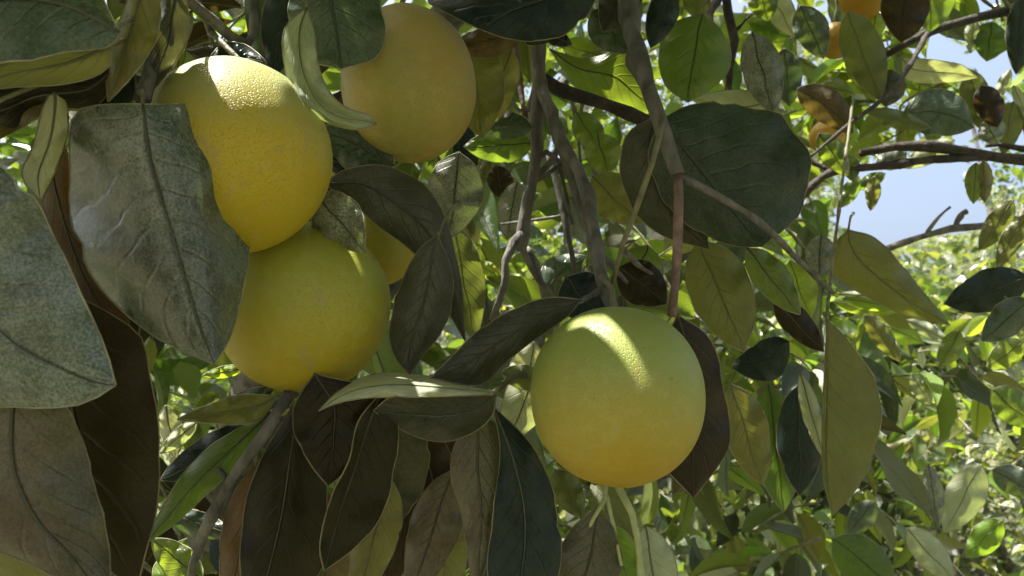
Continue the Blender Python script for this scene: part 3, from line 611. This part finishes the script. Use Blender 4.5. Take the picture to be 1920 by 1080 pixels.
top_b = wood('branch', tr2, [([(1.45, 1.35, 1.6), (1.3, 1.15, 2.0), tuple(P(2050, -30, 1.1)), tuple(P(1920, 12, 1.0)), tuple(P(1830, 35, .98)), tuple(P(1740, 60, .96)), tuple(P(1655, 108, .95))], .025, .0035)], BARKD)
wood('branch', tr2, [(px((1650, 190, .8), (1590, 235, .78), (1530, 285, .76), (1480, 330, .75)), .0022, .0014), (px((1740, 60, .96), (1690, 150, .85), (1650, 190, .8)), .003, .002)], BARKD)
left_b = wood('branch', tr2, [([(1.3, 1.15, 2.0), tuple(P(1600, -120, 1.0)), tuple(P(1372, -30, .9)), tuple(P(1378, 60, .88)), tuple(P(1366, 150, .86)), tuple(P(1365, 240, .85))], .012, .004),
                              (px((1378, 60, .88), (1410, 25, .88)), .002, .001), (px((1370, -40, .9), (1330, 30, .86), (1345, 60, .84)), .006, .003)], BARKD)
rt = wood('branch', tr2, [(px((2050, 250, 1.0), (1930, 380, .9), (1905, 440, .88), (1870, 530, .86), (1920, 600, .84)), .004, .002)], TWIG); wood('branch', tr2, [(px((1600, 180, .8), (1555, 540, .62), (1552, 600, .55)), .0015, .0012)], TWIG)
LF(rt, 'olive', .52, [(1551, 598), (1545, 700), (1541, 820), (1545, 900), (1560, 967)], [(1551, 598), (1592, 640), (1636, 705), (1650, 785), (1635, 862), (1600, 925), (1560, 967)], mid=[(1551, 598), (1549, 700), (1546, 820), (1549, 900), (1560, 967)], za=.02, zb=.004, pet=(1556, 550, .54), bulge=.3, label='tall folded olive leaf hanging edge on at right, orange tinged')
S(fork, 'rust', .50, (1330, 830), (1262, 925), 30); S(rt, 'pale', .56, (1500, 700), (1545, 860), 18); S(rt, 'night', .60, (1500, 720), (1500, 930), 48); S(rt, 'green', .62, (1440, 720), (1470, 960), 50); S(rt, 'olive', .58, (1370, 720), (1430, 910), 44)
LF(rt, 'olive', .66, [(1590, 430), (1560, 465), (1562, 510), (1610, 548), (1690, 588), (1782, 610)], [(1590, 430), (1645, 448), (1692, 500), (1738, 555), (1782, 610)], za=.012, zb=.006, pet=(1600, 400, .7), bulge=.3, label='thick olive leaf slanting down below the bare twig')
S(fork, 'olive', .54, (1310, 450), (1395, 660), 62, label='olive leaf behind the lower end of the forked stalk'); S(fork, 'green', .50, (1400, 465), (1500, 590), 34); S(rt, 'lime', .72, (1480, 490), (1520, 600), 34)
S(rt, 'night', .66, (1480, 640), (1372, 690), 40, bow=-14, label='small dark leaf hanging level right of the dark purple leaf'); S(rt, 'brown', .64, (1450, 560), (1545, 660), 28); S(rt, 'dusty', .7, (1540, 440), (1535, 520), 30)
S(rt, 'lime', .8, (1580, 560), (1690, 575), 18); S(rt, 'pale', .8, (1570, 550), (1700, 560), 8)
S(rt, 'night', .85, (1930, 520), (1770, 570), 42, label='dark leaf tip at the right edge'); S(rt, 'teal', .8, (1930, 560), (1840, 640), 34)
S(rt, 'olive', .86, (1900, 375), (1835, 470), 24); S(rt, 'olive', .85, (1935, 400), (1868, 500), 22, bow=5); S(rt, 'green', .9, (1830, 305), (1825, 382), 20, label='one of two leaves hanging against the sky'); S(rt, 'olive', .9, (1845, 300), (1846, 380), 16)
LF(top_b, 'teal', .90, [(1690, 215), (1715, 180), (1765, 165), (1808, 190), (1826, 240)], [(1690, 215), (1720, 246), (1770, 255), (1800, 250), (1826, 240)], za=.01, label='dark rounded leaf below the long pale one'); S(top_b, 'olive', .86, (1625, 210), (1745, 240), 18)
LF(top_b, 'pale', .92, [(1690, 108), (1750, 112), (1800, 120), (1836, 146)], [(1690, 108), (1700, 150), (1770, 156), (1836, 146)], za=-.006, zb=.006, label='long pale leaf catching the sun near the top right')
S(top_b, 'rust', .80, (1495, 165), (1600, 250), 34, bow=-8, label='brownish red leaf with a green end, upper right'); S(top_b, 'mauve', .86, (1670, 130), (1660, 200), 34); S(top_b, 'olive', .84, (1590, 20), (1650, 190), 42, label='olive leaf between two small oranges')
S(top_b, 'green', .86, (1600, 60), (1640, 190), 36); S(top_b, 'lime', .95, (1640, 20), (1640, 75), 20); S(top_b, 'brown', .84, (1700, -40), (1690, 80), 48); S(top_b, 'green', .88, (1740, -60), (1745, 60), 50)
S(top_b, 'olive', .95, (1820, 130), (1835, 240), 30); S(top_b, 'brown', .94, (1840, 160), (1870, 240), 30); S(top_b, 'green', 1.0, (1860, 40), (1850, 115), 34); S(top_b, 'pale', 1.0, (1825, 35), (1820, 100), 16); S(top_b, 'night', .9, (1920, -10), (1905, 140), 30)
S(top_b, 'pale', .95, (1895, 130), (1865, 190), 12); S(top_b, 'pale', 1.0, (1900, 160), (1930, 230), 12); S(top_b, 'lime', 1.0, (1770, 190), (1800, 165), 14)
S(top_b, 'green', .82, (1540, 160), (1600, 175), 20); S(top_b, 'teal', .80, (1500, 10), (1545, 110), 34); S(top_b, 'green', .78, (1535, 250), (1590, 330), 26)
S(left_b, 'pale', .86, (1440, -20), (1490, 70), 28); S(left_b, 'lime', .9, (1460, 60), (1400, 40), 22); S(left_b, 'dusty', .85, (1440, 70), (1410, 190), 28); S(left_b, 'green', .85, (1420, -30), (1440, 40), 30); S(left_b, 'teal', .82, (1470, 90), (1480, 200), 30)
S(left_b, 'green', .9, (1240, -30), (1260, 60), 34); S(left_b, 'olive', .9, (1300, -50), (1310, 40), 30)
S(bough, 'pale', .99, (1790, 262), (1690, 315), 20); S(bough, 'dusty', 1.0, (1700, 285), (1640, 310), 22); S(bough, 'green', .97, (1610, 330), (1575, 390), 16); S(bough, 'olive', .97, (1640, 330), (1632, 395), 15); S(bough, 'green', .98, (1660, 325), (1600, 355), 14)
S(bough, 'green', .95, (1590, 290), (1600, 340), 18); S(bough, 'dusty', .97, (1850, 225), (1870, 270), 28); S(bough, 'olive', 1.0, (1900, 190), (1880, 290), 26)

# brighter young leaves in the gaps
S(cen, 'lime', .80, (945, 530), (878, 492), 16, bow=6, label='small bright lime leaf glowing left of the grey stems'); S(cen, 'lime', .80, (1180, 330), (1132, 352), 14, label='small bright lime leaf glowing between the stems and the very broad dark leaf')
S(cen, 'lime', .85, (920, 130), (915, 225), 17); S(cen, 'lime', .8, (870, 440), (905, 465), 12); S(fork, 'lime', .62, (1285, 490), (1335, 560), 13); S(rt, 'lime', .95, (1560, 565), (1700, 580), 22)
S(fork, 'lime', .9, (1480, 70), (1405, 45), 20); S(rt, 'green', .7, (1395, 650), (1370, 720), 26)
# distinct leaves at lower right
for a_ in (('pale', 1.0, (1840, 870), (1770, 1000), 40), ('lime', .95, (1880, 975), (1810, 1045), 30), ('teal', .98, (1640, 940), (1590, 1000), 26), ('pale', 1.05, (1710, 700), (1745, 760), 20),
           ('green', .95, (1920, 640), (1850, 690), 28), ('green', 1.0, (1860, 730), (1940, 800), 34), ('dusty', .9, (1740, 870), (1760, 990), 20), ('lime', 1.0, (1730, 920), (1740, 990), 18),
           ('pale', .85, (1700, 990), (1790, 1090), 30), ('green', .8, (1560, 1010), (1680, 1100), 44), ('dusty', .9, (1620, 740), (1670, 820), 16),
           ('pale', 1.0, (1700, 600), (1780, 640), 14), ('olive', .9, (1620, 590), (1690, 680), 20), ('green', .9, (1800, 620), (1760, 690), 22), ('teal', 1.0, (1860, 880), (1950, 930), 28)):
    S(rt, *a_)

# ------------------------------------------------------------------ leafy twigs filling the two near trees
def twig_pts(p0, dv, L_, n):
    pts = [p0 + dv * (L_ * i / 3) + Vector((random.gauss(0, .01), random.gauss(0, .01), random.gauss(0, .01) - .02 * (i / 3) ** 2)) for i in range(4)]
    c = crom([tuple(p) for p in pts], n + 1); out = []
    for i in range(1, n + 1):
        a = 2.4 * i + random.uniform(-.4, .4); ax = (Vector(c[i]) - Vector(c[i - 1])).normalized(); o = ax.orthogonal().normalized(); q = ax.cross(o)
        dl = (ax * random.uniform(.3, .9) + (o * math.cos(a) + q * math.sin(a)) * 1.0 + Vector((0, 0, -.45))).normalized()
        out.append((Vector(c[i]), dl))
    return pts, out
def fill(tree_, n_tw, box, cond, size, mats, wm, seed, label=None, leaves=(6, 9), tl=(.14, .26)):
    random.seed(seed); tot = 0; k = 0; tries = 0
    while k < n_tw and tries < n_tw * 40:
        tries += 1
        p = box()
        if not cond(p): continue
        dv = Vector((random.gauss(0, 1), random.gauss(0, 1), random.gauss(-.3, .6))).normalized()
        pts, sp = twig_pts(p, dv, random.uniform(*tl), random.randint(*leaves))
        if not all(cond(q) and clear_sky(q, q) for q in pts): continue
        its = scatter(None, None, sp, size, mats, cond)
        if not its: continue
        b = wood('twig', tree_, [([tuple(q) for q in pts], .0022, .001)], wm)
        for it in its: place_leaf(b, it, None)
        tot += len(its); k += 1
    return tot
def view_box(x0, x1, y0, y1, d0, d1):
    return lambda: P(random.uniform(x0, x1), random.uniform(y0, y1), random.uniform(d0, d1))
def c_mid(p):
    x, y, d = proj(p)
    return d > .62 and sun_ok2(p)
def sun_ok2(p): return sun_blocked_ok(p)
t1 = fill(tree, 36, view_box(620, 1500, -60, 1150, .72, 1.25), c_mid, (.06, .10), ['green', 'green', 'olive', 'green', 'teal', 'mauve', 'lime', 'dusty'], TWIG, 5)
t1 += fill(tree, 16, view_box(150, 640, 0, 1150, .62, 1.1), lambda p: proj(p)[2] > .55 and sun_ok2(p), (.07, .10), ['green', 'brown', 'olive', 'night'], TWIG, 6)  # dark leaf colours mixed in to put deep shade into the gap
t2 = fill(tr2, 34, view_box(1400, 2000, -80, 250, .95, 1.5), lambda p: proj(p)[2] > .9 and sun_ok2(p), (.06, .09), ['green', 'green', 'olive', 'lime', 'dusty'], TWIG, 7)
t2 += fill(tr2, 32, view_box(1300, 2000, 500, 1150, 1.05, 2.0), lambda p: proj(p)[2] > 1.0 and sun_ok2(p), (.055, .09), ['green', 'green', 'olive', 'lime', 'broad', 'pale', 'teal'], TWIG, 8, leaves=(9, 13))
print('twig leaves', t1, t2)
# crown above the frame: shades what hangs below it
random.seed(21); items = []
for _ in range(16500):
    x = random.uniform(-2.4, 1.3); y = random.uniform(-1.5, 2.9); z = random.uniform(1.72, 3.1)
    if z < 1.55 + max(0, y) * .60 + .10: continue
    if ((x + .5) / 1.8) ** 2 + ((y - .75) / 2.1) ** 2 + ((z - 1.9) / 1.2) ** 2 > 1: continue
    if y < .05 and z < 2.0: continue
    p = Vector((x, y, z)); dv = Vector((random.gauss(0, 1), random.gauss(0, 1), random.gauss(-.4, .5))); ss = random.uniform(.07, .11)
    if not sun_blocked_ok(p, dv, ss): continue
    items.append((p, dv, Vector((random.gauss(0, .6), random.gauss(0, .6), 1)), ss, random.randrange(8), None))
# unseen leaves added round a slot to shape the sun streak on the fruit
qa = P(1108, 598, .385); qb = P(1172, 686, .368); ax = qb - qa; ax = (ax - SUN_L * ax.dot(SUN_L)); sl = ax.length; ax.normalize(); sdv = SUN_L.cross(ax)
for k, (hh, off, al, ss) in enumerate(((.30, .029, -.042, .105), (.31, -.029, -.042, .105), (.33, .065, -.055, .11), (.32, -.066, -.05, .11), (.34, .10, -.05, .11), (.36, .026, sl + .012, .10), (.35, -.028, sl + .010, .10), (.37, .065, sl - .01, .1), (.35, -.065, sl - .01, .1),
                                       (.38, .026, -.16, .11), (.37, -.026, -.16, .11), (.39, .06, -.14, .11), (.39, -.06, -.14, .11), (.4, -.10, -.02, .11), (.4, .10, .0, .11), (.42, .0, sl + .022, .09), (.41, .0, -.135, .105))):
    items.append((qa + SUN_L * hh + ax * al + sdv * off, ax + sdv * random.uniform(-.06, .06), SUN_L + Vector((random.uniform(-.1, .1), random.uniform(-.1, .1), 0)), ss, k % 6, None))
# extra unseen leaves added low over the fruit to shade it
for _ in range(2700):
    x = random.uniform(-.75, .55); y = random.uniform(-.05, 1.2); z = random.uniform(1.8, 2.5)
    if z < 1.55 + max(0, y) * .62 + .16: continue
    p = Vector((x, y, z)); dv = Vector((random.gauss(0, 1), random.gauss(0, 1), random.gauss(-.2, .4))); ss = random.uniform(.07, .11)
    if not sun_blocked_ok(p, dv, ss): continue
    items.append((p, dv, Vector((random.gauss(0, .4), random.gauss(0, .4), 1)), ss, random.randrange(8), None))
# depth of the crown behind the fruit
for _ in range(2600):
    p = P(random.uniform(-200, 1400), random.uniform(-100, 1200), random.uniform(1.2, 2.1))
    if not clear_sky(p, p): continue
    items.append((p, Vector((random.gauss(0, 1), random.gauss(0, 1), random.gauss(-.4, .5))), Vector((random.gauss(0, .6), random.gauss(-.3, .6), .7)), random.uniform(.06, .10), random.randrange(8), None))
stuff_leaves('foliage', items, FOL, tree)

# ------------------------------------------------------------------ trees beyond
def bg_tree(label, cx, cy, zc, rx, rz, nleaf, nobj, size, mat, mk, seed, group='orange trees in the orchard', cat='orange tree', name='orange_tree', ncl=26, bark=BARK):
    random.seed(seed); r = empty(name, label, cat, (cx, cy, 0), group)
    wood('trunk', r, [([(cx, cy, -.05), (cx + random.uniform(-.05, .05), cy, zc * .3), (cx, cy, zc * .55)], rx * .07, rx * .05)], bark)
    cl = []
    for i in range(ncl):
        a = random.uniform(0, 6.28); z = random.uniform(-.75, 1); rr = math.sqrt(max(0, 1 - z * z)) * random.uniform(.45, 1)
        cl.append(Vector((cx + rx * rr * math.cos(a), cy + rx * rr * math.sin(a), zc + rz * z * .85)))
    top = Vector((cx, cy, zc * .5)); bs = []
    for c in cl[:16]:
        m1 = top.lerp(c, .5) + Vector((0, 0, rz * .12))
        if not all(clear_sky(top.lerp(c, f_), top.lerp(c, f_), 10) for f_ in (.3, .5, .65, .8, .9, 1)): continue
        bs.append((wood('branch', r, [([tuple(top), tuple(m1), tuple(c)], rx * .028, rx * .006)], bark), c))
    items = []
    for _ in range(nleaf):
        c = random.choice(cl); s = rx * (.20 if ncl < 40 else .15)
        p = c + Vector((random.gauss(0, s), random.gauss(0, s), random.gauss(0, s * .75)))
        if p.z < .15: continue
        dv = (p - Vector((cx, cy, zc))).normalized() + Vector((random.gauss(0, .7), random.gauss(0, .7), random.gauss(-.3, .5)))
        ss = random.uniform(*size)
        if not clear_sky(p, p + dv.normalized() * ss, 8): continue
        items.append((p, dv, Vector((random.gauss(0, .6), random.gauss(0, .6), random.uniform(.3, 1))), ss, random.randrange(8), random.choice(mk)))
    vis = [it for it in items if -40 < proj(it[0])[0] < 1960 and -40 < proj(it[0])[1] < 1120]
    vis.sort(key=lambda it: (it[0] - CAM).length); near = vis[:nobj]; ids = set(id(i) for i in near)
    for it in near:
        b = min(bs, key=lambda q: (q[1] - it[0]).length)[0]; place_leaf(b, it, None)
    stuff_leaves('foliage', [it for it in items if id(it) not in ids], mat, r)
mk1 = ['green', 'olive', 'lime', 'pale', 'green', 'dusty']
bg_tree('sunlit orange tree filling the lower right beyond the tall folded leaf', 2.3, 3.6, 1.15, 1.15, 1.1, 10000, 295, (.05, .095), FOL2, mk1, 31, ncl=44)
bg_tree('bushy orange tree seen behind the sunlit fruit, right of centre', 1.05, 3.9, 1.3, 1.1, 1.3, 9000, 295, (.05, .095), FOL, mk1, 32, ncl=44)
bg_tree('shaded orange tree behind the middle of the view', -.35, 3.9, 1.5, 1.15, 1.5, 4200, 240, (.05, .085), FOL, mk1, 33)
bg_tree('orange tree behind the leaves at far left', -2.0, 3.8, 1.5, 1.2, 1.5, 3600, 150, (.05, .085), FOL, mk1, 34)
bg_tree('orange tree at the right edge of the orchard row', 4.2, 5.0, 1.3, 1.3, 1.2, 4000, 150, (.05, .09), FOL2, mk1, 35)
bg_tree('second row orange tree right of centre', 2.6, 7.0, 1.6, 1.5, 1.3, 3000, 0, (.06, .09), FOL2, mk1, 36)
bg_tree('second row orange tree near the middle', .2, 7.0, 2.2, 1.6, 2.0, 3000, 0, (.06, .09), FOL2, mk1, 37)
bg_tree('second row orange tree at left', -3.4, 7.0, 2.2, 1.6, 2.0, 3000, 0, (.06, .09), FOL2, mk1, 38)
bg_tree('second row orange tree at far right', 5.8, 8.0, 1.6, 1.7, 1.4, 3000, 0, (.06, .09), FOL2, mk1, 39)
bg_tree('tall dark tree behind the orange trees right of the middle', 2.5, 9.0, 3.4, 1.9, 3.2, 5200, 0, (.09, .15), FOL2, mk1, 43, 'tall trees beyond the orchard', 'tree', 'tall_tree', 44)
bg_tree('tall tree whose crown closes the upper right corner', 6.3, 10.0, 4.2, 2.3, 3.4, 5200, 0, (.09, .15), FOL, mk1, 44, 'tall trees beyond the orchard', 'tree', 'tall_tree', 44)
bg_tree('tall tree behind the orange trees at upper left', -2.6, 8.0, 3.6, 2.4, 3.2, 6000, 0, (.09, .15), FOL, mk1, 45, 'tall trees beyond the orchard', 'tree', 'tall_tree', 44)
bg_tree('tall tree behind the middle of the view', .3, 9.5, 3.8, 2.0, 3.4, 5200, 0, (.09, .15), FOL, mk1, 46, 'tall trees beyond the orchard', 'tree', 'tall_tree', 44)
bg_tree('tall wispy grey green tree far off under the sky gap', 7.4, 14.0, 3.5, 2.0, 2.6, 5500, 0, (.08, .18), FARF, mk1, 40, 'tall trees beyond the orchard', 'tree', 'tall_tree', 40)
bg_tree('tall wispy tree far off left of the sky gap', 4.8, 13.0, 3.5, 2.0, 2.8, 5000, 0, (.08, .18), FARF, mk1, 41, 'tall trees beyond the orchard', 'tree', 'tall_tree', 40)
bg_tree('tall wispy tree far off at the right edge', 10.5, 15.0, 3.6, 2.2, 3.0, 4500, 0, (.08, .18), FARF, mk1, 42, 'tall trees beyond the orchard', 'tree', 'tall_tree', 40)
